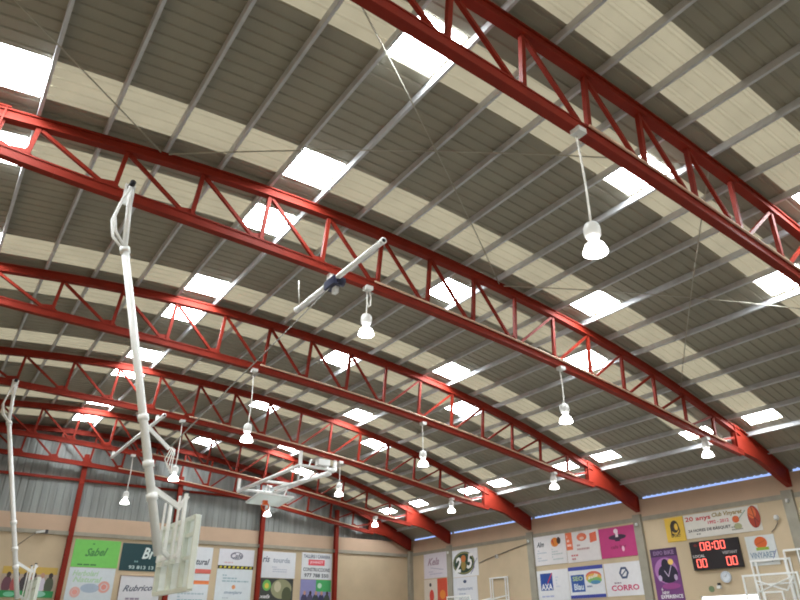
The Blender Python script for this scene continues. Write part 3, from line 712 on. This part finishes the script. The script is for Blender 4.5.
pts = [(XW-.03, 12.1, 5.38), (XW-.03, 13.4, 5.2), (XW-.03, 14.6, 5.0), (XW-.03, 15.5, 4.86), (XW-.03, 16.0, 4.74)]
tag(MB().tube(pts, .02, 6).build('wall_cable', WIRE, origin=pts[0]), 'dark cable swagged across the wall right of the green oval banner', 'cable')
sp = MB().box((XW-.12,17.0-2.4,4.86),(XW-.004,17.12-2.4,5.02)).build('wall_speaker', OFFW, origin=(XW-.06,14.66,4.94)); tag(sp, 'tiny white speaker on the wall under the swagged cable', 'speaker')
MB().box((XW-.125,14.62,4.88),(XW-.12,14.70,5.0)).build('grille', WIRE, sp, origin=(XW-.06,14.66,4.94))

# back wall banners
def people(n, seed, v0, v1, cols, u0_=0.04, u1_=.96):
    rnd = random.Random(seed); out = []
    for k in range(n):
        u = u0_+(u1_-u0_)*(k+.5)/n; c = cols[k % len(cols)]; h = v1-v0
        out.append(('ell','figure_body',c,u,v0+h*.38,(u1_-u0_)/n*.55,h*.42)); out.append(('ell','figure_head',rnd.choice([(70,52,48),(196,150,130),(60,48,50)]),u+.01,v0+h*.86,.04,h*.14))
    return out
banner('B', -6.82, -4.78, 4.18, 3.02, (186,168,152), 'team photo banner with yellow top edge and green foot, far left', [
    ('rect','yellow_edge',(206,172,84),0,.76,1,1)] + people(6, 3, .16, .82, [(110,70,84),(176,84,84),(70,64,70),(190,110,110),(214,206,220),(84,92,74)]) + [('rect','green_foot',(44,150,84),0,0,1,.22), ('ell','pale_patch',(150,210,190),.72,.12,.14,.1), ('ell','pale_patch',(120,200,160),.2,.1,.1,.08)], group=G2)
banner('B', -4.33, -2.42, 5.38, 4.26, (122,204,98), 'bright green banner with dark script lettering', [
    ('txt','lettering',(72,134,70),'Sabel',.5,.56,.48,.3,.4,.06), ('rows','small_print',(80,150,76),.35,.8,.7,.9,1,2), ('rows','small_print',(64,120,66),.08,.04,.95,.14,1,5)], group=G2)
banner('B', -4.33, -2.45, 4.24, 2.85, (214,222,228), 'pale banner with green script and two pinkish seals', [
    ('txt','lettering',(176,210,176),'Herbolari',.36,.84,.56,.16,.3), ('txt','lettering',(180,212,180),'Natural',.42,.66,.62,.16,.3), ('ring','pink_seal',(226,176,168),.2,.3,.11,.15,.6), ('ell','pink_seal',(230,160,150),.2,.3,.06,.08), ('ring','pink_seal',(226,168,158),.8,.46,.13,.17,.6), ('ell','pink_seal',(228,150,140),.8,.46,.06,.08), ('ell','grey_oval',(170,186,204),.5,.42,.2,.13)], group=G2)
banner('B', -2.33, -.38, 5.34, 4.19, (24,66,72), 'dark teal banner with large white initials', [
    ('txt','lettering',(220,232,230),'Br',.62,.66,.3,.42,.3), ('rows','small_print',(130,170,170),.3,.28,.85,.4,1,4), ('txt','lettering',(190,214,214),'93 813 13 39',.58,.13,.75,.13)], group=G2)
banner('B', -2.2, -.38, 4.0, 2.85, (222,222,228), 'brown framed pale banner with dark script under the teal banner', [
    ('txt','lettering',(104,108,124),'Rubricos',.5,.56,.8,.22,.4,.06), ('rows','small_print',(150,140,160),.15,.1,.85,.25,1,5)], group=G2, frame=(150,118,100))
banner('B', -.02, 1.88, 5.36, 4.2, (222,226,232), 'white banner with script and red stripe, right behind the hanging backboard', [
    ('txt','lettering',(84,92,104),'Natural',.66,.44,.56,.24,.3), ('rect','red_stripe',(220,110,100),0,.0,1,.16)], group=G2)
banner('B', -.06, 1.84, 4.18, 2.85, (218,224,230), 'white banner with an orange stripe below the red striped one', [
    ('rect','orange_stripe',(238,132,74),0,.66,1,.78), ('rows','small_print',(170,190,200),.2,.1,.9,.5,4,6)], group=G2)
stripes = [('rect','black_band',(52,50,40),0,.0,1,.16)] + [('poly','yellow_dash',(216,206,60),[(.04+.12*k,.03),(.10+.12*k,.03),(.12+.12*k,.13),(.06+.12*k,.13)]) for k in range(8)]
banner('B', 2.2, 4.02, 5.36, 4.46, (222,222,230), 'white banner with a small crest and black and yellow band', [
    ('ring','crest',(130,130,146),.5,.66,.18,.2,.8), ('txt','lettering',(120,120,136),'Cafe',.5,.66,.34,.3,.3), ('rows','small_print',(214,170,180),.15,.26,.9,.36,1,3)] + stripes, group=G2)
banner('B', 2.18, 4.0, 4.45, 2.85, (218,226,232), 'white banner with grey triangle text and a small orange dot', [
    ('rows','small_print',(160,186,196),.15,.62,.9,.86,3,4), ('ell','orange_dot',(232,160,110),.5,.5,.05,.06), ('txt','lettering',(150,170,190),'menjars',.5,.34,.5,.1,.3), ('rows','small_print',(190,200,210),.2,.08,.8,.24,2,7)], group=G2)
banner('B', 4.44, 6.32, 5.36, 4.13, (226,228,234), 'white banner with grey lettering right of the third column', [
    ('txt','lettering',(110,120,140),'ris',.13,.7,.2,.24,.2), ('txt','lettering',(160,168,184),'tourda',.58,.68,.5,.2,.1), ('rows','small_print',(190,196,210),.3,.2,.75,.45,3,3)], group=G2)
banner('B', 4.36, 6.26, 4.11, 2.85, (62,64,60), 'dark photo banner with green and yellow blobs', [
    ('ell','green_blob',(110,180,90),.24,.74,.12,.2), ('ell','yellow_blob',(220,200,80),.24,.72,.06,.1), ('ell','olive_patch',(150,150,116),.66,.62,.3,.36), ('ell','pale_patch',(196,190,160),.55,.7,.1,.2), ('ell','dark_patch',(80,86,60),.82,.4,.14,.3), ('txt','lettering',(220,220,220),'xefs',.2,.34,.3,.14,.3)], group=G2)
banner('B', 6.68, 8.46, 5.42, 4.14, (226,228,232), 'white banner with dark capitals around a red pill', [
    ('txt','lettering',(84,96,120),'TALLERS I CARRERA',.5,.86,.88,.13), ('rect','red_pill',(230,90,104),.22,.52,.76,.74), ('txt','lettering',(250,220,224),'JOANOT',.49,.63,.44,.12), ('txt','lettering',(70,76,90),'CONSTRUCCIONS',.5,.36,.88,.14), ('txt','lettering',(64,70,84),'977 788 550',.5,.14,.8,.15)], group=G2)
banner('B', 6.68, 8.46, 4.12, 2.85, (146,146,196), 'lavender and green photo banner with dark figures', [
    ('rect','green_panel',(70,170,100),.5,.56,1,1), ('ell','pale_logo',(190,226,200),.62,.78,.07,.1)] + people(5, 9, .0, .58, [(70,66,100),(84,80,110),(60,70,76),(56,56,90),(70,80,70)]), group=G2)
# fitting on the back wall band
O = (-5.75, YB-.12, 5.55)
fx = empty('sensor_box', O, 'small white sensor box with a slack wire on the back wall band', 'wall fitting')
MB().bar((-5.95,YB-.13,5.52),(-5.62,YB-.16,5.60), .08,.08).build('casing', OFFW, fx, origin=O)
MB().box((-5.6,YB-.16,5.52),(-5.5,YB-.07,5.66)).build('bracket', DARK, fx, origin=O)
MB().tube([(-5.95,YB-.13,5.50),(-6.2,YB-.04,5.3),(-6.5,YB-.03,5.0),(-6.7,YB-.03,4.85)], .016, 6).build('lead', WIRE, fx, True, origin=O)
